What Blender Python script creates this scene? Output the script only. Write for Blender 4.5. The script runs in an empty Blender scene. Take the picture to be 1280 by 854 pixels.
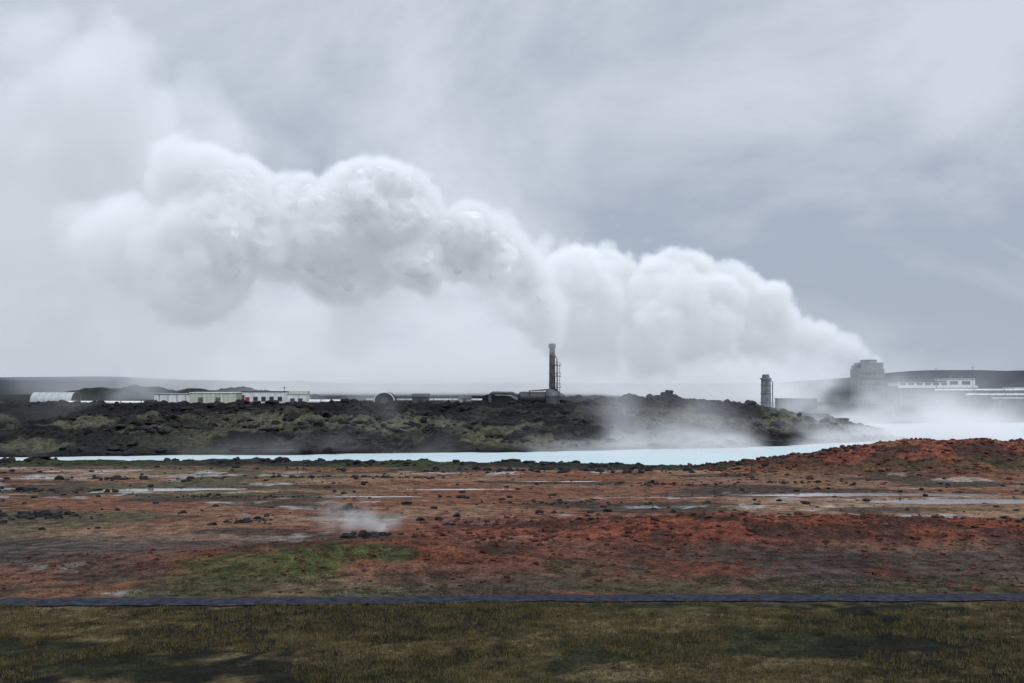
import bpy, math, time
import numpy as np
sc=bpy.context.scene
rng=np.random.default_rng(7)
sc.view_settings.view_transform='Standard';sc.view_settings.look='None';sc.view_settings.exposure=0
F=1422.
def link(ob): sc.collection.objects.link(ob);return ob
# ------------------------------------------------ camera
cam=bpy.data.cameras.new('camera');co=link(bpy.data.objects.new('camera',cam))
cam.lens=40;cam.sensor_width=36;cam.clip_end=30000
co.location=(0,0,12);co.rotation_euler=(math.radians(92.05),0,0);sc.camera=co
# ------------------------------------------------ world: overcast
w=bpy.data.worlds.new('World');sc.world=w;w.use_nodes=True
t=w.node_tree;N=t.nodes.new;L=t.links.new
bg=t.nodes['Background']
tc=N('ShaderNodeTexCoord')
sky=N('ShaderNodeTexSky');sky.sky_type='NISHITA';sky.sun_disc=False;sky.sun_elevation=math.radians(55);sky.sun_rotation=math.radians(150)
sx=N('ShaderNodeSeparateXYZ');L(tc.outputs['Generated'],sx.inputs[0])
mp=N('ShaderNodeMapping');mp.inputs['Scale'].default_value=(1,1,2.0);mp.inputs['Location'].default_value=(3.1,.4,0);L(tc.outputs['Generated'],mp.inputs[0])
n1=N('ShaderNodeTexNoise');n1.inputs['Scale'].default_value=3.0;n1.inputs['Detail'].default_value=8;n1.inputs['Roughness'].default_value=.56;n1.inputs['Distortion'].default_value=.5;L(mp.outputs[0],n1.inputs['Vector'])
cr=N('ShaderNodeValToRGB');L(n1.outputs['Fac'],cr.inputs[0])
cr.color_ramp.elements[0].position=.36;cr.color_ramp.elements[0].color=(.375,.425,.515,1)
cr.color_ramp.elements[1].position=.62;cr.color_ramp.elements[1].color=(.61,.66,.73,1)
mr=N('ShaderNodeMapRange');mr.inputs['From Min'].default_value=.33;mr.inputs['From Max'].default_value=1;mr.inputs['To Min'].default_value=1;mr.inputs['To Max'].default_value=3.4;L(sx.outputs['Z'],mr.inputs['Value'])
vm=N('ShaderNodeVectorMath');vm.operation='SCALE';L(cr.outputs[0],vm.inputs[0]);L(mr.outputs[0],vm.inputs['Scale'])
sk=N('ShaderNodeVectorMath');sk.operation='SCALE';L(sky.outputs[0],sk.inputs[0]);sk.inputs['Scale'].default_value=.006
ad=N('ShaderNodeVectorMath');ad.operation='ADD';L(vm.outputs[0],ad.inputs[0]);L(sk.outputs[0],ad.inputs[1])
L(ad.outputs[0],bg.inputs[0]);bg.inputs[1].default_value=1
sun=bpy.data.lights.new('sun','SUN');so=link(bpy.data.objects.new('sun',sun))
sun.energy=1.5;sun.angle=math.radians(12);sun.color=(1,.98,.95);so.rotation_euler=(math.radians(28),math.radians(20),0)

# ------------------------------------------------ noise helpers
TAB=rng.random((256,256))
def vn2(x,y,s=0):
    x=np.asarray(x,float)+s*17.3;y=np.asarray(y,float)+s*31.7
    xi=np.floor(x).astype(int);yi=np.floor(y).astype(int);fx=x-xi;fy=y-yi
    fx=fx*fx*(3-2*fx);fy=fy*fy*(3-2*fy)
    a=TAB[xi&255,yi&255];b=TAB[(xi+1)&255,yi&255];c=TAB[xi&255,(yi+1)&255];d=TAB[(xi+1)&255,(yi+1)&255]
    return (a*(1-fx)+b*fx)*(1-fy)+(c*(1-fx)+d*fx)*fy
def fbm(x,y,wl,o=4,s=0,g=.5):
    v=0;a=1;tt=0
    for i in range(o):
        v=v+a*vn2(x/wl,y/wl,s+i);tt+=a;a*=g;wl=wl/2.07
    return v/tt
def sst(a,b,x):
    t=np.clip((x-a)/(b-a),0,1);return t*t*(3-2*t)
def gs(x,y,cx,cy,sx_,sy_): return np.exp(-((x-cx)/sx_)**2-((y-cy)/sy_)**2)
def farshore(x): 
    return np.interp(x,[-200,-80,0,40,70,84,92,140,260],[184,186,200,213,232,246,330,345,350])+3*(vn2(x/9,x*0+3)-.5)+1.5*(vn2(x/2.5,x*0+7)-.5)
def nearshore(x): return 170+4*(fbm(x,x*0,14,3,5)-.5)+np.interp(x,[-100,0,25,40,90],[3,-1,-7,-9,-9])
PUD=[(-37,127,8.5,2.1),(38,121,16,1.9),(47,114,12,2.6),(62,110,12,3.0),(-6,127,7,1.2),(6,137,7,1.2),(26,142,9,1.2),(-14,119,5,.9),(-58,141,8,1.2),(12,118,5,.8)]
def pudmask(x,y):
    m=np.zeros(np.broadcast(x,y).shape)
    for (a,b,c,d) in PUD:
        q=((x-a)/c)**2+((y-b)/d)**2+1.6*(fbm(x,y,4.,3,9)-.5)+.8*(vn2(x/9,y/2,4)-.5)
        m=np.maximum(m,sst(1.15,.7,q))
    return m
def zones(x,y):
    z={}
    z['m1']=gs(x,y,-9,75,13,5.0)
    z['m2']=gs(x,y,20,89,21,7.5)+.5*gs(x,y,48,86,16,6)
    hx=np.interp(x,[20,27,40,54,66,85,120,200],[0,.03,.5,1,.93,.85,.7,.4])
    z['hill']=hx*np.exp(-((y-156-(x-54)*.06)/11.)**2)
    return z
def H(x,y):
    x,y=np.broadcast_arrays(np.asarray(x,float),np.asarray(y,float))
    Z=zones(x,y)
    fine=fbm(x,y,6,4,1)-.5
    z=.12+.10*(fbm(x,y,14,3,2))+.0
    fore=sst(66,56,y);z+=fore*(.25*(fbm(x,y,9,4,3)-.3))
    rough=np.clip(Z['m1']*1.2+Z['m2']*1.3+Z['hill']*1.2,0,1)
    z+=1.45*Z['m1']*(1+.35*fine)+1.25*Z['m2']*(1+.5*fine)+4.0*Z['hill']*(1+.16*fine)
    z+=rough*(.6*(fbm(x,y,2.6,3,8)-.5)+.26*(fbm(x,y,.9,2,11)-.5))
    z+=.35*gs(x,y,-20,137,14,3)*(1+fine)+.5*gs(x,y,12,150,16,4)*(.6+fine)
    z+=sst(68,74,y)*sst(165,150,y)*(1-pudmask(x,y))*.35*np.clip(fbm(x,y*1.4,5,4,15,.6)-.5,0,1)
    ns=nearshore(x);rim=np.exp(-((y-(ns-5))/3.2)**2)*np.interp(x,[-200,-60,8,25,45,200],[1,.8,.7,.35,.1,.1])
    z+=rim*(.3+.8*np.clip(fbm(x,y,3.5,3,13)-.42,0,1)*2.2)
    z-=.35*pudmask(x,y)
    fs=farshore(x)
    lake=sst(ns-1,ns+3,y)*sst(fs+1,fs-3,y)
    z=z*(1-lake)-1.2*lake
    up=np.interp(x,[-300,-120,40,60,80,95,120],[1,1,1,.82,.42,.25,.55])
    d=y-fs
    bank=sst(0,70,d)**.85
    pl=6.2*up*np.where(x>88,sst(20,90,d),1)
    z+=np.where(d>0,1,0)*(bank*(pl-z*.8))
    edge=sst(0,12,d)*sst(420,300,y)
    rid=1-np.abs(2*fbm(x,y,13,5,17,.62)-1)
    z+=edge*np.interp(x,[-200,70,90,200],[1,1,.25,.15])*(2.0*(rid-.62)*sst(120,40,d)*2+2.3*(fbm(x,y,4,4,19,.65)-.5))
    pad=sst(268,276,y)*sst(318,308,y)*sst(36,30,x)
    z=z*(1-pad)+pad*(5.9+.15*fine)
    for (cx,cy,a,b,h) in [(-105,395,20,14,3.2),(-92,390,9,8,1.5),(-130,400,14,14,2.6),(-150,410,18,12,3),(-72,385,13,10,1.8),(-9,312,6,4,2.2),(-2,316,5,5,1.7),(22,322,14,7,1.5),(33,326,7,5,1.8),(12,330,6,5,1.5),(-24,318,5,4,1.2),(-35,325,8,5,1.4),(52,262,13,9,1.2),(64,255,8,8,1.2),(28,270,9,5,1.5),(40,272,7,5,1.0)]:
        z+=h*gs(x,y,cx,cy,a,b)*(1+1.5*(fbm(x,y,7,5,23,.6)-.5))
    z+=sst(420,700,y)*(.6+2*(fbm(x,y,200,3,29)-.5))
    z+=9*sst(1100,1500,y)*sst(2600,1800,y)*sst(-150,-420,x)*(.35+.9*fbm(x,y,260,4,31))
    z+=34*sst(1200,1700,y)*sst(3000,2100,y)*sst(420,800,x)*(.35+.8*fbm(x,y,420,4,37))
    z+=50*sst(5200,6500,y)*sst(9000,7500,y)*(fbm(x,y,1500,3,41))*sst(-1500,-2500,x)
    return z

# ------------------------------------------------ materials
def mat(name,col,rough=.8,metal=0,var=.25,scale=2.0,streak=False,spec=.4):
    m=bpy.data.materials.new(name);m.use_nodes=True;t=m.node_tree;b=t.nodes['Principled BSDF']
    b.inputs['Roughness'].default_value=rough;b.inputs['Metallic'].default_value=metal;b.inputs['Specular IOR Level'].default_value=spec
    g=t.nodes.new('ShaderNodeNewGeometry');mp=t.nodes.new('ShaderNodeMapping');t.links.new(g.outputs['Position'],mp.inputs[0])
    if streak: mp.inputs['Scale'].default_value=(1,1,.15)
    n=t.nodes.new('ShaderNodeTexNoise');n.inputs['Scale'].default_value=scale;n.inputs['Detail'].default_value=5;t.links.new(mp.outputs[0],n.inputs['Vector'])
    r=t.nodes.new('ShaderNodeValToRGB');t.links.new(n.outputs['Fac'],r.inputs[0])
    r.color_ramp.elements[0].position=.3;r.color_ramp.elements[1].position=.7
    r.color_ramp.elements[0].color=tuple(c*(1-var) for c in col)+(1,);r.color_ramp.elements[1].color=tuple(min(1,c*(1+var*.5)) for c in col)+(1,)
    t.links.new(r.outputs[0],b.inputs['Base Color'])
    return m
M_white=mat('white_painted_steel',(.64,.66,.66),.5,streak=True,var=.28)
M_cream=mat('pale_green_cladding',(.42,.46,.36),.6,streak=True,var=.2)
M_dark=mat('dark_steel',(.04,.04,.045),.5,.3)
M_grey=mat('grey_steel',(.10,.105,.115),.5,.4,streak=True)
M_rust=mat('rusty_steel',(.075,.05,.045),.8,.1,.4)
M_conc=mat('weathered_concrete',(.18,.19,.20),.9,streak=True,var=.35)
M_glass=mat('dark_window_glass',(.03,.04,.05),.15,0,.1,spec=.6)
M_red=mat('red_paint',(.25,.04,.03),.5)
M_roof=mat('roof_sheet',(.32,.34,.35),.45,.3,streak=True)

def ground_mat():
    m=bpy.data.materials.new('volcanic_ground');m.use_nodes=True;t=m.node_tree;b=t.nodes['Principled BSDF'];N=t.nodes.new;L=t.links.new
    b.inputs['Roughness'].default_value=.95;b.inputs['Specular IOR Level'].default_value=.08
    a=N('ShaderNodeAttribute');a.attribute_name='zone'
    g=N('ShaderNodeNewGeometry')
    prev=a.outputs['Color']
    for sc_,lo,hi,det in ((.9,.25,1.5,7),(5.5,.4,1.45,5)):
        n=N('ShaderNodeTexNoise');n.inputs['Scale'].default_value=sc_;n.inputs['Detail'].default_value=det;n.inputs['Roughness'].default_value=.72;L(g.outputs['Position'],n.inputs['Vector'])
        r=N('ShaderNodeMapRange');r.inputs['From Min'].default_value=.36;r.inputs['From Max'].default_value=.64;r.inputs['To Min'].default_value=lo;r.inputs['To Max'].default_value=hi;L(n.outputs['Fac'],r.inputs['Value'])
        s=N('ShaderNodeVectorMath');s.operation='SCALE';L(prev,s.inputs[0]);L(r.outputs[0],s.inputs['Scale']);prev=s.outputs[0]
    L(prev,b.inputs['Base Color'])
    n=N('ShaderNodeTexNoise');n.inputs['Scale'].default_value=2.2;n.inputs['Detail'].default_value=8;n.inputs['Roughness'].default_value=.7;L(g.outputs['Position'],n.inputs['Vector'])
    bp=N('ShaderNodeBump');bp.inputs['Strength'].default_value=1;bp.inputs['Distance'].default_value=.5;L(n.outputs['Fac'],bp.inputs['Height']);L(bp.outputs[0],b.inputs['Normal'])
    return m

# ------------------------------------------------ terrain sheet
def axis_y():
    a=list(np.arange(-200,20,10.));a+=list(np.arange(20,110,.35));a+=list(np.arange(110,165,.5));a+=list(np.arange(165,275,.6));a+=list(np.arange(275,430,1.4))
    y=430.
    while y<9500: a.append(y);y*=1.022
    return np.array(a)
def axis_x():
    p=list(np.arange(0,75,.4));x=75.
    st=.45
    while x<9000: p.append(x);x+=st;st=min(st*1.022,x*.035)
    p=np.array(p);return np.concatenate([-p[:0:-1],p])
ya=axis_y();xa=axis_x();X,Y=np.meshgrid(xa,ya);Z=H(X,Y)
def lerp(a,b,m): return a+(np.array(b)-a)*m[...,None]
def colour(X,Y,Z):
    zz=zones(X,Y);f1=fbm(X,Y,11,5,51);f2=fbm(X,Y,4,4,57);f3=fbm(X,Y,1.5,3,61);f4=fbm(X,Y*3,26,4,67)
    C=np.zeros(X.shape+(3,))+np.array([.215,.120,.074])
    C=lerp(C,[.27,.18,.122],sst(.45,.60,f4)*.85)
    C=lerp(C,[.16,.060,.036],sst(.48,.56,fbm(X,Y*2,16,5,71))*.75)
    C=lerp(C,[.05,.042,.035],sst(.52,.57,fbm(X,Y*2.5,12,5,73))*.85)
    C=lerp(C,[.10,.088,.048],sst(.5,.6,fbm(X,Y*2,20,4,77))*sst(-5,-30,X)*.7)
    C=lerp(C,[.30,.19,.115],np.clip(gs(X,Y,55,101,18,5)*1.6*sst(.3,.5,f2),0,1))
    C=lerp(C,[.40,.38,.36],sst(.61,.66,f2)*sst(.5,.58,f4)*.7)
    g1=np.clip(gs(X,Y,-30,80,18,6)*1.5,0,1);C=lerp(C,[.085,.070,.064],g1*.9);C=lerp(C,[.03,.027,.026],g1*sst(.5,.56,f2)*.7)
    r=np.clip(zz['m2']*2.2,0,1);C=lerp(C,[.185,.050,.028],r*.9);C=lerp(C,[.036,.024,.02],r*sst(.47,.54,f2)*.8)
    r=np.clip(gs(X,Y,28,73,32,8)*1.3,0,1);C=lerp(C,[.072,.054,.044],r*.85);C=lerp(C,[.145,.042,.026],r*sst(.48,.55,f1)*.8);C=lerp(C,[.03,.024,.02],r*sst(.5,.56,f2)*.6)
    r=np.clip(zz['m1']*2.0,0,1);C=lerp(C,[.15,.05,.029],r*.85);C=lerp(C,[.04,.028,.022],r*sst(.5,.56,f2)*.8)
    gr=np.clip(gs(X,Y,-11,70.0,13,3.6)*1.7,0,1)*sst(.42,.54,f1+.3*(f2-.5));C=lerp(C,[.072,.080,.028],gr*.9)
    gr=sst(70,66,Y)*sst(.36,.5,f1);C=lerp(C,[.066,.061,.032],gr*.85)
    r=np.clip(zz['hill']*2.4,0,1);C=lerp(C,[.18,.058,.037],r);C=lerp(C,[.042,.032,.027],r*sst(.49,.56,f2)*.8);C=lerp(C,[.05,.055,.024],r*sst(.5,.6,f1)*sst(150,143,Y));C=lerp(C,[.26,.11,.065],r*sst(.55,.62,fbm(X,Y,7,4,111))*.6)
    fo=sst(61.8,60.8,Y+2.2*(f3-.5));G=np.zeros(X.shape+(3,))+np.array([.074,.062,.025])
    G=lerp(G,[.032,.034,.015],sst(.43,.56,f2));G=lerp(G,[.13,.098,.048],sst(.53,.64,fbm(X,Y*2,9,4,81)));G=lerp(G,[.014,.014,.009],sst(.48,.54,f3*.5+f1*.5))
    G=G*np.interp(Y,[40,56],[.8,1.])[...,None]
    C=C*(1-fo[...,None])+G*fo[...,None]
    C=lerp(C,[.12,.1,.085],pudmask(X,Y))
    ns=nearshore(X);rm=sst(ns-13,ns-9,Y+5*(f2-.5))*sst(45,25,X);C=lerp(C,[.026,.027,.021],rm);C=lerp(C,[.038,.045,.02],rm*sst(.5,.58,f1))
    d=Y-farshore(X)
    B=np.zeros(X.shape+(3,))+np.array([.040,.041,.032])
    B=lerp(B,[.011,.011,.012],sst(.43,.50,fbm(X,Y*1.2,10,5,87,.6)))
    B=lerp(B,[.10,.098,.065],sst(.5,.60,fbm(X,Y,18,5,91))*sst(0,8,d)*sst(56,38,d)*.8)
    B=lerp(B,[.011,.011,.013],np.clip(sst(-45,-75,X)*sst(.33,.48,f1)+sst(46,54,d),0,1)*.9)
    B=lerp(B,[.018,.020,.020],sst(330,400,Y))
    m=sst(-2,0,d);C=C*(1-m[...,None])+B*m[...,None]
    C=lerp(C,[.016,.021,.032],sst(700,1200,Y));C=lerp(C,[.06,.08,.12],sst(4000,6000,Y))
    return np.clip(C,0,1)
C=colour(X,Y,Z)*.9
def grid_mesh(name,X,Y,Z,mat,C=None):
    ny,nx=X.shape
    me=bpy.data.meshes.new(name);me.vertices.add(nx*ny);me.vertices.foreach_set('co',np.stack([X,Y,Z],-1).astype(np.float32).ravel())
    i=np.arange(nx*ny).reshape(ny,nx);q=np.stack([i[:-1,:-1],i[:-1,1:],i[1:,1:],i[1:,:-1]],-1).reshape(-1,4)
    me.loops.add(q.size);me.loops.foreach_set('vertex_index',q.ravel().astype(np.int32));me.polygons.add(len(q))
    me.polygons.foreach_set('loop_start',(np.arange(len(q))*4).astype(np.int32));me.polygons.foreach_set('loop_total',np.full(len(q),4,np.int32))
    if C is not None:
        a=me.attributes.new('zone','FLOAT_COLOR','POINT');a.data.foreach_set('color',np.concatenate([C,np.ones(C.shape[:2]+(1,))],-1).astype(np.float32).ravel())
    me.materials.append(mat);me.update(calc_edges=True)
    me.polygons.foreach_set('use_smooth',np.ones(len(q),bool))
    return link(bpy.data.objects.new(name,me))
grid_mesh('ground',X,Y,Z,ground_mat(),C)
px=np.arange(-220,220,.2);pc=62.0+.004*px+.5*np.sin(px/31.)+.3*np.sin(px/13.+1)
off=np.linspace(-1,1,9)
PX=np.repeat(px[:,None],9,1).T
hw=np.where(off[:,None]>0,1.0+.8*(fbm(px,px*0,1.6,4,3)-.5)[None,:],1.0+.8*(fbm(px,px*0+9,1.4,4,8)-.5)[None,:])
PY=pc[None,:]+off[:,None]*hw
PZ=H(PX,PY)+.055+.05*(1-(off[:,None])**2)
M_path=mat('dark_gravel',(.024,.026,.038),.95,var=.75,scale=2.5,spec=.05)
grid_mesh('path',PX,PY,PZ,M_path)

# water
def water_mat(name,col,rough,bump,sc_):
    m=bpy.data.materials.new(name);m.use_nodes=True;t=m.node_tree;b=t.nodes['Principled BSDF']
    b.inputs['Base Color'].default_value=(*col,1);b.inputs['Roughness'].default_value=rough
    n=t.nodes.new('ShaderNodeTexNoise');n.inputs['Scale'].default_value=sc_;n.inputs['Detail'].default_value=4
    g=t.nodes.new('ShaderNodeNewGeometry');t.links.new(g.outputs['Position'],n.inputs['Vector'])
    bp=t.nodes.new('ShaderNodeBump');bp.inputs['Distance'].default_value=bump;t.links.new(n.outputs['Fac'],bp.inputs['Height']);t.links.new(bp.outputs[0],b.inputs['Normal'])
    return m
def sheet(name,x0,x1,y0,y1,z,mat,n=12):
    a,b=np.meshgrid(np.linspace(x0,x1,n),np.linspace(y0,y1,n));return grid_mesh(name,a,b,a*0+z,mat)
sheet('lake_water',-320,420,150,362,-.22,water_mat('milky_lagoon_water',(.36,.45,.465),.35,.03,.8))
Mp=water_mat('puddle_water',(.15,.14,.13),.12,.015,1.5)
k=0
for (a,b,c,d) in PUD: sheet('puddle',a-c*1.5,a+c*1.5,b-d*1.5,b+d*1.5,.06+.004*k,Mp,3);k+=1

# ------------------------------------------------ rocks (joined masses)
import bmesh
bm=bmesh.new();bmesh.ops.create_icosphere(bm,subdivisions=2,radius=1);IV=np.array([v.co[:] for v in bm.verts]);IF=np.array([[v.index for v in f.verts] for f in bm.faces]);bm.free()
def rocks(name,pts,col,mat):
    V=[];Fc=[];o=0
    for (x,y,z,s) in pts:
        R=rng.normal(size=(3,3));q,_=np.linalg.qr(R)
        v=IV@q;v=v*(1+.5*(rng.random((len(v),1))-.5))
        for _ in range(3):
            nrm=rng.normal(size=3);nrm/=np.linalg.norm(nrm);dd=v@nrm;cut=rng.uniform(.45,.8);v=v-np.outer(np.clip(dd-cut,0,None),nrm)
        v=v*np.array([rng.uniform(.8,1.5),rng.uniform(.8,1.3),rng.uniform(.45,.9)])*s+np.array([x,y,z])
        V.append(v);Fc.append(IF+o);o+=len(v)
    V=np.concatenate(V);Fc=np.concatenate(Fc)
    me=bpy.data.meshes.new(name);me.from_pydata(V.tolist(),[],Fc.tolist());me.materials.append(mat);return link(bpy.data.objects.new(name,me))
def scatter(n,fx,fy,smin,smax,keep=None):
    x=fx(n);y=fy(x,n);s=smin*(smax/smin)**(rng.random(n)**2.2)
    if keep is not None:
        k=keep(x,y);x,y,s=x[k],y[k],s[k]
    return list(zip(x,y,H(x,y)+s*.15,s))
M_lava=mat('lava_rock',(.02,.019,.02),.95,var=.6,scale=1.5,spec=.1)
M_rrock=mat('red_scoria_rock',(.075,.03,.021),.95,var=.7,scale=1.5,spec=.1)
U=lambda a,b:(lambda n:rng.uniform(a,b,n))
pts=scatter(1300,U(-130,12),lambda x,n:nearshore(x)-5+rng.normal(size=n)*2.8,.12,.75,lambda x,y:fbm(x,y,7,3,13)>.46)
pts+=scatter(400,U(10,48),lambda x,n:nearshore(x)-5+rng.normal(size=n)*2.0,.08,.4)
pts+=scatter(6200,U(-150,84),lambda x,n:farshore(x)+rng.uniform(0,88,n),.2,1.3,lambda x,y:fbm(x,y,10,3,87)>.44)
pts+=scatter(300,U(50,92),lambda x,n:farshore(x)-rng.uniform(-2,6,n),.2,.8)
pts+=scatter(900,U(-80,70),lambda x,n:rng.uniform(90,162,n),.08,.42)
for (cx,cy,n_,sx_,sy_,s1) in [(-42,101,90,3,1.2,.55),(-52,124,60,5,1.5,.5),(-10.6,87.5,40,.9,.5,.45),(-22.5,97,30,1.2,1,.4),(-48,139,50,4,1.5,.5),(-15,106,25,1.5,.8,.4),(5,112,40,3,1,.3),(18,132,60,5,1.5,.35),(-28,118,50,5,1,.3),(34,134,40,4,1,.35),(-20,140,80,8,1.5,.4),(8,151,160,12,2.5,.6)]:
    pts+=scatter(n_,lambda n:rng.normal(cx,sx_,n),lambda x,n:rng.normal(cy,sy_,n),.12,s1)
rocks('lava_rocks',pts,None,M_lava)
pts=scatter(2800,U(-8,60),lambda x,n:rng.normal(88,6,n),.05,.3)+scatter(1100,U(25,90),lambda x,n:rng.normal(152,7,n),.1,.45)+scatter(1800,U(-40,40),lambda x,n:rng.normal(72,5,n),.04,.2,lambda x,y:y>64)
rocks('red_scoria_rocks',pts,None,M_rrock)
# ------------------------------------------------ grass tufts
def grass(name,n,x0,x1,y0,y1,hmin,hmax,mat,keep):
    x=rng.uniform(x0,x1,n);y=rng.uniform(y0,y1,n);k=keep(x,y);x,y=x[k],y[k];n=len(x);z=H(x,y)
    nb=7;V=np.zeros((n,nb,3,3));h=rng.uniform(hmin,hmax,(n,nb));a=rng.uniform(0,2*np.pi,(n,nb));ln=rng.uniform(.1,.6,(n,nb))*h;w_=.018
    bx=x[:,None]+rng.normal(size=(n,nb))*.09;by=y[:,None]+rng.normal(size=(n,nb))*.09
    ca,sa=np.cos(a),np.sin(a);ori=rng.uniform(0,np.pi,(n,nb));co_,si_=np.cos(ori)*w_,np.sin(ori)*w_
    V[:,:,0]=np.stack([bx-co_,by-si_,z[:,None]+0*h-.02],-1);V[:,:,1]=np.stack([bx+co_,by+si_,z[:,None]+0*h-.02],-1);V[:,:,2]=np.stack([bx+ca*ln,by+sa*ln,z[:,None]+h],-1)
    V=V.reshape(-1,3);me=bpy.data.meshes.new(name);nt=len(V)//3
    me.vertices.add(len(V));me.vertices.foreach_set('co',V.astype(np.float32).ravel());me.loops.add(len(V));me.loops.foreach_set('vertex_index',np.arange(len(V),dtype=np.int32))
    me.polygons.add(nt);me.polygons.foreach_set('loop_start',np.arange(nt,dtype=np.int32)*3);me.polygons.foreach_set('loop_total',np.full(nt,3,np.int32))
    me.materials.append(mat);me.update(calc_edges=True);return link(bpy.data.objects.new(name,me))
grass('dry_grass',34000,-32,32,30,61.2,.05,.22,mat('dry_grass_blades',(.105,.083,.037),.9,var=.5,scale=.7,spec=.1),lambda x,y:(fbm(x,y,5,4,101)>.46))
grass('green_grass',18000,-32,32,30,70,.04,.13,mat('green_grass_blades',(.038,.039,.017),.9,var=.5,scale=.7,spec=.1),lambda x,y:(fbm(x,y,4,4,57)>.5)&((y<60.8)|(y>63.4)))

# ------------------------------------------------ building helpers
def empty(name,loc):
    e=link(bpy.data.objects.new(name,None));e.location=loc;return e
def addmesh(name,V,Fc,mat,par=None,smooth=False):
    me=bpy.data.meshes.new(name);me.from_pydata([tuple(v) for v in V],[],Fc);me.materials.append(mat);me.update()
    if smooth: me.polygons.foreach_set('use_smooth',[True]*len(me.polygons))
    ob=link(bpy.data.objects.new(name,me))
    if par is not None: ob.parent=par
    return ob
def box(name,par,x0,x1,y0,y1,z0,z1,mat,bev=.03):
    V=[(x,y,z) for z in (z0,z1) for y in (y0,y1) for x in (x0,x1)]
    ob=addmesh(name,V,[(0,2,3,1),(4,5,7,6),(0,1,5,4),(2,6,7,3),(0,4,6,2),(1,3,7,5)],mat,par)
    if bev: md=ob.modifiers.new('b','BEVEL');md.width=bev;md.segments=1
    return ob
def tube(name,par,path,r,mat,n=16,caps=True):
    P=[np.array(p,float) for p in path];R=r if hasattr(r,'__len__') else [r]*len(P);V=[];Fc=[]
    for i,p in enumerate(P):
        d=(P[min(i+1,len(P)-1)]-P[max(i-1,0)]);d/=np.linalg.norm(d)
        u=np.cross(d,[0,0,1.]) if abs(d[2])<.95 else np.cross(d,[0,1.,0]);u/=np.linalg.norm(u);v=np.cross(u,d)
        for k in range(n):
            a=2*np.pi*k/n;V.append(p+R[i]*(np.cos(a)*u+np.sin(a)*v))
    for i in range(len(P)-1):
        for k in range(n): Fc.append((i*n+k,i*n+(k+1)%n,(i+1)*n+(k+1)%n,(i+1)*n+k))
    if caps: Fc+= [tuple(range(n))[::-1],tuple((len(P)-1)*n+k for k in range(n))]
    return addmesh(name,V,Fc,mat,par,False)
def arc(c,r,a0,a1,n=8,plane='xz'):
    return [(c[0]+r*math.cos(a),c[1],c[2]+r*math.sin(a)) for a in np.linspace(a0,a1,n)]
G0=5.9
e=empty('container_building',(-78.7,286,G0))
box('white_module',e,-10.2,-1.4,-3,3,-.4,3.1,M_white);box('roof_edge',e,-10.35,-1.4,-3.15,3.15,3.1,3.28,M_roof)
box('green_module',e,-1.3,10.2,-3.2,3,-.4,3.4,M_cream);box('roof_edge_green',e,-1.4,10.35,-3.35,3.15,3.4,3.6,M_white)
for i,x in enumerate(np.arange(-9,-2,2.2)): box('panel_rib_%d'%i,e,x,x+.12,-3.06,-3,-.3,3.05,M_grey,0)
for i,x in enumerate([.2,2.3,4.4,6.5,8.6]): box('green_rib_%d'%i,e,x,x+.22,-3.28,-3.2,-.3,3.35,M_white,0)
for i,x in enumerate([.8,5.1]): box('door_%d'%i,e,x,x+1.2,-3.25,-3.2,0,2.3,M_grey,0)
e=empty('site_office_building',(-59.3,287,G0))
box('wall_block',e,-8,3,-3,3,-.4,3.7,M_white);box('roof_edge',e,-8.15,3.1,-3.15,3.15,3.7,3.86,M_dark)
box('low_block',e,3.05,8,-3.6,2.6,-.4,3.0,M_white);box('low_roof_edge',e,3.12,8.1,-3.7,2.7,3.0,3.14,M_roof)
box('upper_block',e,3.15,7.9,-1,2.4,3.14,3.9,M_cream)
for i,x in enumerate([-5.2,-3.2,-1.2,.9]): box('window_%d'%i,e,x,x+1.1,-3.06,-3,1.5,2.5,M_glass,0);box('sill_%d'%i,e,x-.08,x+1.18,-3.12,-3,1.38,1.48,M_grey,0)
box('red_door',e,-7.2,-6.1,-3.06,-3,0,2.4,M_red,0);box('dark_gate',e,-7.9,-7.4,-3.3,-3,-.3,2.9,M_dark,0)
for i,x in enumerate([4.1,6.1]): box('low_window_%d'%i,e,x,x+1.1,-3.66,-3.6,1.2,2.1,M_glass,0)
box('dark_plinth',e,-8.02,3.02,-3.08,-3,-.3,.35,M_dark,0)
def barrel(name,loc,R,Lh,ax,mat,endmat,wall=1.0):
    e=empty(name,loc);n=14;V=[];prof=[(-R,-.4),(-R,wall)]+[(R*math.cos(a),wall+(R*.82)*math.sin(a)) for a in np.linspace(math.pi,0,n)][1:-1]+[(R,wall),(R,-.4)]
    for s in (-Lh,Lh):
        for (u,z) in prof: V.append((s,u,z) if ax=='x' else (u,s,z))
    k=len(prof);Fc=[(i,i+1,k+i+1,k+i) for i in range(k-1)]
    addmesh('barrel_shell',V,Fc,mat,e,True)
    for j,s in enumerate((-Lh,Lh)):
        s2=s*.985;addmesh('end_wall_%d'%j,[(s2,u*.99,z*.99) if ax=='x' else (u*.99,s2,z*.99) for (u,z) in prof],[tuple(range(k))],endmat,e)
    for j,s in enumerate(np.linspace(-Lh,Lh,7)):
        rp=[(s,u*1.01,z+.03) if ax=='x' else (u*1.01,s,z+.03) for (u,z) in prof];tube('rib_%d'%j,e,rp,.05,mat,6)
    return e
e=barrel('arched_storage_hut',(-114.6,286,G0),3.3,5.1,'x',M_roof,M_rust,.9);box('end_door',e,-5.08,-5.03,-1.2,1.2,-.2,2.4,M_dark,0)
e=barrel('round_shelter',(-33.0,297,G0),2.6,3,'y',M_dark,M_dark,1.3)
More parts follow.
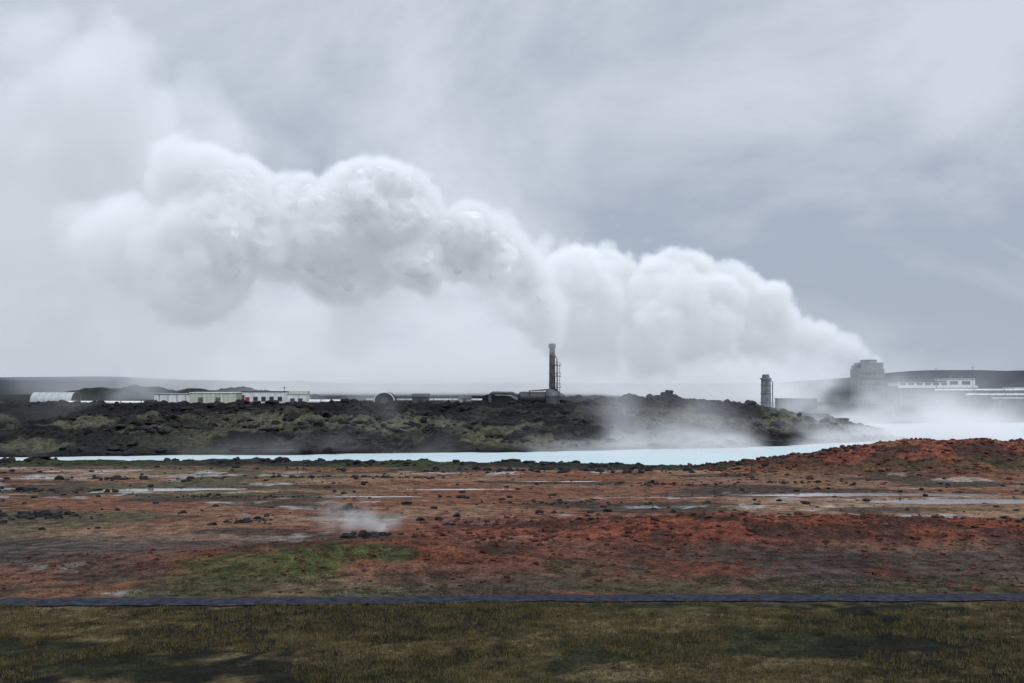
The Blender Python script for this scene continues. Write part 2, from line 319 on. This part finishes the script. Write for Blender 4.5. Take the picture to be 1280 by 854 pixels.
tube('front_rim',e,[(-2.62,-3.05,-.2),(-2.62,-3.05,1.3)]+[(2.62*math.cos(a),-3.05,1.3+2.15*math.sin(a)) for a in np.linspace(math.pi,0,14)][1:-1]+[(2.62,-3.05,1.3),(2.62,-3.05,-.2)],.16,M_white,6)
box('door',e,-.9,.9,-3.04,-2.97,-.2,2.1,M_grey,0)
def pipeline(name,x0,x1,y,z,r,mat,sp=5):
    e=empty(name,((x0+x1)/2,y,z));h=(x1-x0)/2
    tube('pipe',e,[(-h,0,0),(0,0,0),(h,0,0)],r,mat,12)
    for i,x in enumerate(np.arange(-h+1,h,sp)):
        g=float(H(e.location.x+x,y))-z;box('support_%d'%i,e,x-.12,x+.12,-.5,.5,min(g,-.6)-.2,-r*.85,M_conc,0);tube('flange_%d'%i,e,[(x+1.9,0,0),(x+2.1,0,0)],r*1.3,M_grey,12)
    return e
pipeline('steam_pipeline',-150,-121,279,6.9,.3,M_rust);pipeline('steam_pipeline',-109,-90.5,280,7.0,.42,M_white)
pipeline('steam_pipeline',-50.5,-40.5,284,7.2,.5,M_white);pipeline('steam_pipeline',39,48,300,7.4,.3,M_white)
pipeline('steam_pipeline',-39,-8,305,7.3,.3,M_white)
# small pump sheds left of the stack
for (x,y,a,h,mm) in [(-24,300,2.2,2.3,M_grey),(-12.5,303,1.6,1.9,M_roof)]:
    e=empty('pump_shed',(x,y,G0));box('walls',e,-a,a,-1.5,1.5,-.4,h,mm)
    addmesh('gable_roof',[(-a-.2,-1.8,h),(a+.2,-1.8,h),(a+.2,1.8,h),(-a-.2,1.8,h),(-a-.2,0,h+.8),(a+.2,0,h+.8)],[(0,1,5,4),(2,3,4,5),(0,4,3),(1,2,5),(0,3,2,1)],M_dark,e)
    box('door',e,-.5,.4,-1.56,-1.5,0,1.7,M_dark,0)
e=empty('steam_vent_stack',(10.6,300,G0))
tube('stack_base',e,[(0,0,-.5),(0,0,2.6),(0,0,3.6),(0,0,4.4)],[2.3,2.3,1.9,1.0],M_grey,24)
tube('stack_shaft',e,[(0,0,4.4),(0,0,15.2)],[.85,.74],M_grey,20)
tube('stack_collar',e,[(0,0,15.0),(0,0,15.25),(0,0,16.2),(0,0,16.3)],[.75,.98,.98,.85],M_rust,20,caps=False)
for i,z in enumerate([6,8.3,10.6,12.9]): tube('band_%d'%i,e,[(0,0,z),(0,0,z+.18)],.93,M_rust,20)
tube('side_pipe',e,[(1.25,-.4,0),(1.25,-.4,12.2),(.9,-.2,12.9),(.6,0,13.1)],.14,M_rust,8)
for s in (1.35,1.95): tube('ladder_rail_%d'%int(s*100),e,[(s,-.9,0),(s,-.9,11.2)],.06,M_rust,6)
for i,z in enumerate(np.arange(.6,11,.6)): tube('rung_%d'%i,e,[(1.35,-.9,z),(1.95,-.9,z)],.04,M_rust,6)
for i,z in enumerate([4.7,7.6,10.4]):
    box('platform_%d'%i,e,-.2,2.3,-1.4,.9,z,z+.12,M_rust,0)
    tube('rail_%d'%i,e,[(-.2,-1.35,z+1),(2.25,-1.35,z+1),(2.25,.85,z+1)],.05,M_rust,6)
    for j,x in enumerate([-.2,1.0,2.25]): tube('post_%d_%d'%(i,j),e,[(x,-1.35,z),(x,-1.35,z+1)],.045,M_rust,6)
tube('separator_drum',e,[(-9.2,0,1.9),(-8.9,0,1.9),(-8.4,0,1.9),(-2.0,0,1.9)],[.3,1.2,1.75,1.75],M_dark,20)
tube('inlet_pipe',e,[(-9,0,2.6),(-10.5,0,3.2),(-15.4,0,3.3)]+arc((-15.4,0,2.3),1.0,math.pi/2,math.pi,6)+[(-16.4,0,-.5)],.42,M_grey,12)
tube('small_tank',e,[(2.2,-1,-.4),(2.2,-1,2.6),(2.2,-1,3.3)],[1.15,1.15,.4],M_grey,18)
tube('drain_pipe',e,[(-6,-1.6,-.3),(-6,-1.6,3.9),(-3,-1,4.0),(-.6,-.3,4.2)],.18,M_rust,8)
for i,x in enumerate([-8,-5.5,-3]): box('saddle_%d'%i,e,x-.2,x+.2,-1.3,1.3,-.5,.6,M_conc,0)
gz=float(H(70.9,318));e=empty('concrete_vent_tower',(70.9,318,gz))
tube('shaft',e,[(0,0,-1),(0,0,8.4)],[1.5,1.35],M_conc,8);tube('rim',e,[(0,0,8.4),(0,0,8.8)],1.7,M_conc,8);tube('nozzle',e,[(0,0,8.8),(0,0,9.8)],[1.1,.95],M_grey,12)
for i,z in enumerate([2.5,5,7.3]): box('opening_%d'%i,e,-.45,.45,-1.52,-1.3,z,z+.9,M_grey,0);tube('ring_%d'%i,e,[(0,0,z-.6),(0,0,z-.45)],1.6,M_grey,8)
tube('side_riser',e,[(1.75,-.5,-1),(1.75,-.5,7.8),(1.2,0,8.2)],.15,M_grey,8)
box('pump_house',e,3.2,14,-1,3,-1,3.0,M_conc);box('pump_house_roof',e,3.0,14.2,-1.2,3.2,3.0,3.2,M_roof)
gz=float(H(141,452));e=empty('cooling_tower',(141,452,gz))
T=20.6-gz
box('body',e,-5.2,5.2,-5,5,-1,T-3.2,M_conc);box('upper_body',e,-3.7,5.0,-4.6,4.8,T-3.15,T-.9,M_conc)
tube('fan_stack',e,[(.6,0,T-.9),(.6,0,T-.2),(.6,0,T+.3)],[3.4,3.15,3.3],M_grey,28,caps=False);box('side_stack',e,-5.3,-3.9,-3,3,T-3.1,T-1.9,M_grey)
for i,z in enumerate(np.arange(1,T-4,2.2)): box('louvre_%d'%i,e,-4.8,4.8,-5.15,-5,z,z+.35,M_grey,0)
for i,x in enumerate([-5.1,-1.7,1.7,5.0]): box('column_%d'%i,e,x-.15,x+.15,-5.25,-5.16,-1,T-3.2,M_conc,0)
gz=float(H(160,432));e=empty('power_station_building',(159.5,432,gz));b=gz
def zz(v): return v-b
box('main_hall',e,-15,14.6,-6,8,-1,zz(10.6),M_grey);box('upper_hall',e,3.6,14.2,-5,7,zz(10.6),zz(13.2),M_white);box('upper_roof',e,3.3,14.5,-5.3,7.3,zz(13.2),zz(13.45),M_roof)
box('left_hall',e,-14.6,3.5,-4.6,7,zz(10.6),zz(12.1),M_white);box('left_roof',e,-15,3.5,-5,7.3,zz(12.1),zz(12.4),M_dark)
for i,x in enumerate(np.arange(-13.8,2.5,3.1)): box('window_%d'%i,e,x,x+2.1,-4.68,-4.6,zz(10.9),zz(11.7),M_glass,0)
for i,x in enumerate([4.6,9.2]): box('upper_window_%d'%i,e,x,x+3.1,-5.08,-5,zz(11.1),zz(12.4),M_glass,0)
for i,x in enumerate(np.arange(-14,14,6.4)): box('pier_%d'%i,e,x,x+.4,-6.2,-6,-1,zz(9.85),M_conc,0)
box('parapet',e,-15.1,14.7,-6.4,-6.1,zz(9.9),zz(10.7),M_white,0)
box('door',e,-2,1,-6.1,-6.02,0,3.2,M_dark,0)
tube('roof_vent',e,[(7,0,zz(13.4)),(7,0,zz(14.7))],.4,M_grey,12);tube('roof_vent_2',e,[(11,0,zz(13.4)),(11,0,zz(14.3))],.6,M_grey,12)
for z,y in ((9.2,412),(7.6,404),(6.3,398)): pipeline('steam_pipeline',152+ (9.4-z)*5,235,y,z,.36,M_roof if z<7 else M_white,11)
e=empty('valve_station_building',(196,428,float(H(196,428))));g=e.location.z
box('hall',e,-9,14,-5,5,-1,9.6-g,M_grey);box('roof',e,-9.3,14.3,-5.3,5.3,9.6-g,9.9-g,M_white)
for i,x in enumerate([-8,-2,4,10]): box('bay_window_%d'%i,e,x,x+2.5,-5.08,-5,6.2-g,8-g,M_glass,0)
for i,(x,y,h) in enumerate([(158,424,17.5),(170,420,18),(-60,300,11),(186,440,16)]):
    g=float(H(x,y));e=empty('mast_pole',(x,y,g));tube('pole',e,[(0,0,-.5),(0,0,h-g)],[.13,.07],M_grey,8);tube('crossarm',e,[(-.8,0,h-g-.5),(.8,0,h-g-.5)],.05,M_grey,6)

# ------------------------------------------------ steam
def Wp(x,y,D): return np.array([(x-640)*D/F,D,12+(478-y)*D/F])
def grid_ax(bmin,bmax,vox):
    vox=np.ones(3)*vox;n=np.ceil((np.array(bmax)-np.array(bmin))/vox).astype(int)+1
    return n,[bmin[i]+vox[i]*np.arange(n[i]) for i in range(3)]
def vnoise3(ax,wl):
    wl=np.ones(3)*wl;I=[];Fr=[]
    for i in range(3):
        tt=(ax[i]-ax[i][0])/wl[i];k=np.floor(tt).astype(int);f=tt-k;I.append(k);Fr.append(f*f*(3-2*f))
    A=rng.random([k[-1]+2 for k in I]).astype(np.float32)
    A=A[I[0]]*(1-Fr[0])[:,None,None]+A[I[0]+1]*Fr[0][:,None,None]
    A=A[:,I[1]]*(1-Fr[1])[None,:,None]+A[:,I[1]+1]*Fr[1][None,:,None]
    A=A[:,:,I[2]]*(1-Fr[2])[None,None,:]+A[:,:,I[2]+1]*Fr[2][None,None,:]
    return A.astype(np.float32)
def fbm3(ax,wl,o=4,g=.55,billow=False):
    v=0;a=1;tt=0;wl=np.ones(3)*wl
    for i in range(o):
        q=vnoise3(ax,wl)
        if billow: q=np.abs(2*q-1)
        v=v+a*q;tt+=a;a*=g;wl=wl/2.1
    return v/tt
def stamp(puffs,bmin,bmax,vox,pad=4.):
    n,ax=grid_ax(bmin,bmax,vox);S=np.full(n,-pad,np.float32)
    for (x,y,z,r) in puffs:
        c=(x,y,z);sl=[];loc=[]
        for i in range(3):
            a=max(0,int((c[i]-r-pad-bmin[i])/vox));b=min(n[i],int((c[i]+r+pad-bmin[i])/vox)+2)
            sl.append(slice(a,b));loc.append(ax[i][a:b]-c[i])
        if min(len(l) for l in loc)<1: continue
        d=r-np.sqrt(loc[0][:,None,None]**2+loc[1][None,:,None]**2+loc[2][None,None,:]**2)
        v=S[tuple(sl)];np.maximum(v,d.astype(np.float32),out=v)
    return S,ax
def lattice_obj(name,arr,bmin,vox,mat,mode,bg=0.0,thr=0.1,par=None):
    n=arr.shape;vox=np.ones(3)*vox
    me=bpy.data.meshes.new(name);me.vertices.add(arr.size)
    at=me.attributes.new('dens','FLOAT','POINT');at.data.foreach_set('value',np.ascontiguousarray(arr,dtype=np.float32).ravel())
    ob=link(bpy.data.objects.new(name,me));me.materials.append(mat)
    if par is not None: ob.parent=par
    ng=bpy.data.node_groups.new(name,'GeometryNodeTree')
    ng.interface.new_socket('Geometry',in_out='INPUT',socket_type='NodeSocketGeometry');ng.interface.new_socket('Geometry',in_out='OUTPUT',socket_type='NodeSocketGeometry')
    N_=ng.nodes.new;L=ng.links.new
    gi=N_('NodeGroupInput');go=N_('NodeGroupOutput')
    na=N_('GeometryNodeInputNamedAttribute');na.data_type='FLOAT';na.inputs['Name'].default_value='dens'
    si=N_('GeometryNodeSampleIndex');si.data_type='FLOAT';si.domain='POINT'
    pos=N_('GeometryNodeInputPosition')
    sub=N_('ShaderNodeVectorMath');sub.operation='SUBTRACT';L(pos.outputs[0],sub.inputs[0]);sub.inputs[1].default_value=tuple(bmin)
    mul=N_('ShaderNodeVectorMath');mul.operation='MULTIPLY_ADD';L(sub.outputs[0],mul.inputs[0]);mul.inputs[1].default_value=tuple(1.0/vox);mul.inputs[2].default_value=(.5,.5,.5)
    fl=N_('ShaderNodeVectorMath');fl.operation='FLOOR';L(mul.outputs[0],fl.inputs[0])
    dt=N_('ShaderNodeVectorMath');dt.operation='DOT_PRODUCT';L(fl.outputs[0],dt.inputs[0]);dt.inputs[1].default_value=(n[1]*n[2],n[2],1)
    L(gi.outputs[0],si.inputs['Geometry']);L(na.outputs[0],si.inputs['Value']);L(dt.outputs['Value'],si.inputs['Index'])
    vc=N_('GeometryNodeVolumeCube');L(si.outputs[0],vc.inputs['Density']);vc.inputs['Background'].default_value=bg
    vc.inputs['Min'].default_value=tuple(bmin);vc.inputs['Max'].default_value=tuple(np.array(bmin)+(np.array(n)-1)*vox)
    for a,k in zip(('X','Y','Z'),n): vc.inputs['Resolution '+a].default_value=int(k)
    sm=N_('GeometryNodeSetMaterial');sm.inputs['Material'].default_value=mat
    if mode=='mesh':
        vm=N_('GeometryNodeVolumeToMesh');vm.inputs['Threshold'].default_value=thr
        L(vc.outputs[0],vm.inputs['Volume']);ss=N_('GeometryNodeSetShadeSmooth');L(vm.outputs[0],ss.inputs[0]);L(ss.outputs[0],sm.inputs[0])
    else: L(vc.outputs[0],sm.inputs[0])
    L(sm.outputs[0],go.inputs[0]);ob.modifiers.new('gn','NODES').node_group=ng
    return ob
def vmat(name,k,glow,rate=4.,col=(.86,.94,1.05)):
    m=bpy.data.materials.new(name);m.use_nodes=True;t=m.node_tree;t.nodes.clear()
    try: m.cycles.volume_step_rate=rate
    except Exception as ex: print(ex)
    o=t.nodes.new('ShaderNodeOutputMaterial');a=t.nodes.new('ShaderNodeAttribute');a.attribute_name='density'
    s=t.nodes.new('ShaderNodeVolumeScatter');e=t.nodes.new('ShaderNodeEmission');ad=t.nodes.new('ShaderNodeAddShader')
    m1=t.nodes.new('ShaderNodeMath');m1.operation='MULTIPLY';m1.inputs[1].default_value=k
    m2=t.nodes.new('ShaderNodeMath');m2.operation='MULTIPLY';m2.inputs[1].default_value=k*glow  # added even glow stands in for multiple scattering; steam is no light source
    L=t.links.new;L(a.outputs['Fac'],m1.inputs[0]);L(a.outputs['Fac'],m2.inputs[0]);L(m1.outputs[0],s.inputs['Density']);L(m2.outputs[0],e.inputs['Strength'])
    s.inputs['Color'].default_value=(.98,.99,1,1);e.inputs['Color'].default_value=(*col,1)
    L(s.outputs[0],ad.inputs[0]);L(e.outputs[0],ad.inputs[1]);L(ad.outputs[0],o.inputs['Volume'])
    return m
def children(c,rad,n,f0,f1,push=.8):
    out=[]
    for i in range(n):
        v=rng.normal(size=3);v/=np.linalg.norm(v);r=rad*rng.uniform(f0,f1);out.append((*(np.array(c)+v*rad*push),r))
    return out
def plume(ctrl,D,step,fac=.68,jit=.3,rmin=.5):
    ctrl=np.array(ctrl,float);out=[]
    for a,b in zip(ctrl[:-1],ctrl[1:]):
        Lg=np.hypot(b[0]-a[0],b[1]-a[1]);n=max(1,int(Lg/(step*min(a[2],b[2]))))
        for i in range(n):
            q=a+(b-a)*i/n;r=q[2]*D/F*fac*rng.uniform(.8,1.1)
            c=Wp(q[0],q[1],D)+rng.normal(size=3)*r*jit
            l1=children(c,r,10,.32,.6);out.append((*c,r));out+=l1
            for p in l1:
                if p[3]>rmin: out+=children(p[:3],p[3],8,.34,.55,.78)
    return out
P1=plume([(690,428,7),(689,418,9),(687,400,14),(680,382,21),(667,362,30),(645,340,40),(600,318,53),(550,296,64),(500,287,74),(450,280,88),(400,280,98),(350,284,106),(300,285,114),(240,298,114),(180,312,108),(130,322,95)],300,.34,.7)
PL=plume([(650,366,16),(600,375,30),(530,382,42),(450,388,54),(370,390,64),(290,395,68),(210,390,80),(120,370,80)],312,.45,.8)
P=np.array(P1+PL);lo=(P[:,:3]-P[:,3:]).min(0)-4;hi=(P[:,:3]+P[:,3:]).max(0)+4
vox=.55;S,ax=stamp(P1,lo,hi,vox)
SL,_=stamp(PL,lo,hi,vox)
sc_=sst(13,-14,ax[0])[:,None,None]*.88+.12
bl=fbm3(ax,8.,4,.58,True)-.33
fb=fbm3(ax,4.,3,.6)-.5
S2=S+sc_*(4.6*bl+2.6*fb)
S2=S2+.9*(1-sst(13,4,ax[0]))[:,None,None]
tail=sst(-66,-114,ax[0])[:,None,None]
e=empty('steam_plume',(0,0,0))
cm=bpy.data.materials.new('dense_steam');cm.use_nodes=True;b=cm.node_tree.nodes['Principled BSDF'];b.inputs['Base Color'].default_value=(.94,.95,.97,1);b.inputs['Roughness'].default_value=1;b.inputs['Specular IOR Level'].default_value=0
lattice_obj('dense_core',S2-12*tail,lo,vox,cm,'mesh',bg=-5,thr=2.7,par=e)
Hh=np.clip((S2+1.4)/4.0,0,1)**1.15*(1-.80*tail)
f=fbm3(ax,14.,4,.6)
LL=.10*sst(-3,6,SL+14*(f-.5))*sst(.3,.6,f)*sst(lo[0]+1,lo[0]+22,ax[0])[:,None,None]
Hh=np.maximum(Hh,LL);Hh=Hh*sst(lo[0],lo[0]+14,ax[0])[:,None,None];Hh[:,:,0]=0;Hh[0]=0
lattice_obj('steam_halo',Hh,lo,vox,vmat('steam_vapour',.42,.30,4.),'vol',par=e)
# right plume
P2=plume([(1096,450,9),(1075,441,15),(1040,430,26),(1000,421,38),(950,405,56),(900,390,76),(850,374,96),(800,350,118),(750,352,118),(700,368,105),(650,390,88)],452,.38)
P=np.array(P2);lo=(P[:,:3]-P[:,3:]).min(0)-4;hi=(P[:,:3]+P[:,3:]).max(0)+4;lo[2]=max(lo[2],4)
vox=.85;S,ax=stamp(P2,lo,hi,vox);sc_=sst(140,70,ax[0])[:,None,None]*.7+.3
S2=S+sc_*(8.5*(fbm3(ax,11.,4,.58,True)-.33)+3.4*(fbm3(ax,6,3,.6)-.5))
fade=sst(58,14,ax[0])[:,None,None];zf=sst(14,46,ax[2][None,None,:]+12*(fbm3(ax,20,3)-.5))
D2=np.clip((S2+.8)/4.0,0,1)**1.3*(1-.65*fade)*(.2+.8*np.maximum(zf,sst(80,140,ax[0])[:,None,None]));D2[:,:,0]=0
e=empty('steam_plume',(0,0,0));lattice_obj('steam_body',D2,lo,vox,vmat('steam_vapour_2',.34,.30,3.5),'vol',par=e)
# drifting background steam cloud
lo=np.array([-330,470,0.]);hi=np.array([190,640,190.]);n,ax=grid_ax(lo,hi,3.6)
Xg=ax[0][:,None,None];Yg=ax[1][None,:,None];Zg=ax[2][None,None,:]
f=fbm3(ax,46.,5,.6);fbl=fbm3(ax,36.,5,.6,True)
dens=0
for (x,y,r,a) in [(60,150,150,1),(-60,180,170,1),(190,205,115,1),(110,300,170,.8),(250,330,130,.7),(0,330,150,.6),(60,90,90,.8),(150,110,90,.8),(400,400,110,.8),(550,410,110,.8),(700,410,100,.8),(820,420,90,.8),(950,445,60,.5),(240,430,110,.7),(100,430,110,.5)]:
    c=Wp(x,y,550);R=r*550/F
    hard=y<260
    q=1-np.sqrt(((Xg-c[0])/R)**2+((Yg-c[1])/70)**2+((Zg-c[2])/(R*.85))**2)
    d_=a*(sst(0,.4,q+2.0*(fbl-.36)+.6*(f-.5)) if hard else .8*sst(-.1,.8,q+1.5*(f-.5)));dens=np.maximum(dens,d_)
dens=np.maximum(dens,.7*sst(50,10,Zg+30*(f-.5))*sst(-200,-110,Xg)*sst(150,110,Xg)*np.interp(Xg,[-200,-60,120],[.4,1,1]))
eg=sst(470,490,Yg)*sst(640,615,Yg)*sst(-330,-300,Xg)*sst(190,150,Xg)
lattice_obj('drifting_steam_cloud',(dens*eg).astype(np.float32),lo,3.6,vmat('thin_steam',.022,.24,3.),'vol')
# lagoon mist
lo=np.array([-145,178,-.6]);hi=np.array([215,440,34.]);vx=np.array([1.6,2.6,.9]);n,ax=grid_ax(lo,hi,vx)
Xg=ax[0][:,None,None];Yg=ax[1][None,:,None];Zg=ax[2][None,None,:]
f=fbm3(ax,(14,22,9),5,.6)
dens=0
for (x,y,sx_,sy_,h,a) in [(95,270,18,40,6,1.),(118,320,32,34,3.5,.7),(80,250,14,22,6,.9),(60,222,20,10,4,1.2),(34,207,20,9,3.2,1.0),(0,197,22,8,1.8,.6),(20,215,4,10,12,.5),(-22,202,4,8,9,.4),(-30,195,24,7,1.2,.35),(36,222,5,12,11,.4),(75,300,14,20,13,.6),(96,370,18,30,17,.55),(45,330,26,30,12,.25),(-95,240,6,16,9,.2),(-60,360,24,20,9,.4),(-105,365,18,20,9,.35),(0,335,24,16,9,.3)]:
    dens=dens+a*np.exp(-((Xg-x)/sx_)**2-((Yg-y)/sy_)**2)*np.exp(-np.clip(Zg,0,None)/h)
dens=dens*sst(.44,.66,f)*1.6;dens=np.where(dens<.01,0,dens)
eg=sst(178,186,Yg)*sst(440,420,Yg)*sst(215,195,Xg)*sst(-145,-125,Xg)*sst(34,24,Zg)
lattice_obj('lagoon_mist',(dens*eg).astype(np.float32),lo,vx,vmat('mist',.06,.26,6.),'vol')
# fumarole steam
lo=np.array([-17.5,85,.0]);hi=np.array([-5,95,5.]);n,ax=grid_ax(lo,hi,.16)
Xg=ax[0][:,None,None];Yg=ax[1][None,:,None];Zg=ax[2][None,None,:];f=fbm3(ax,1.6,4,.6)
dens=0
for (x,z,r,a) in [(-10.2,.5,1.2,1),(-11.2,.9,1.4,.8),(-12.5,1.1,1.7,.5),(-14,1.5,1.8,.3),(-9.4,1.0,1.2,.6)]:
    q=1-np.sqrt((Xg-x)**2+(Yg-89.5)**2+((Zg-z)/.8)**2)/r;dens=np.maximum(dens,a*sst(0,.9,q+1.6*(f-.5)))
ed=sst(0,.1,Zg)*sst(5,4,Zg)*sst(-17.5,-16.5,Xg)*sst(-5,-6,Xg)
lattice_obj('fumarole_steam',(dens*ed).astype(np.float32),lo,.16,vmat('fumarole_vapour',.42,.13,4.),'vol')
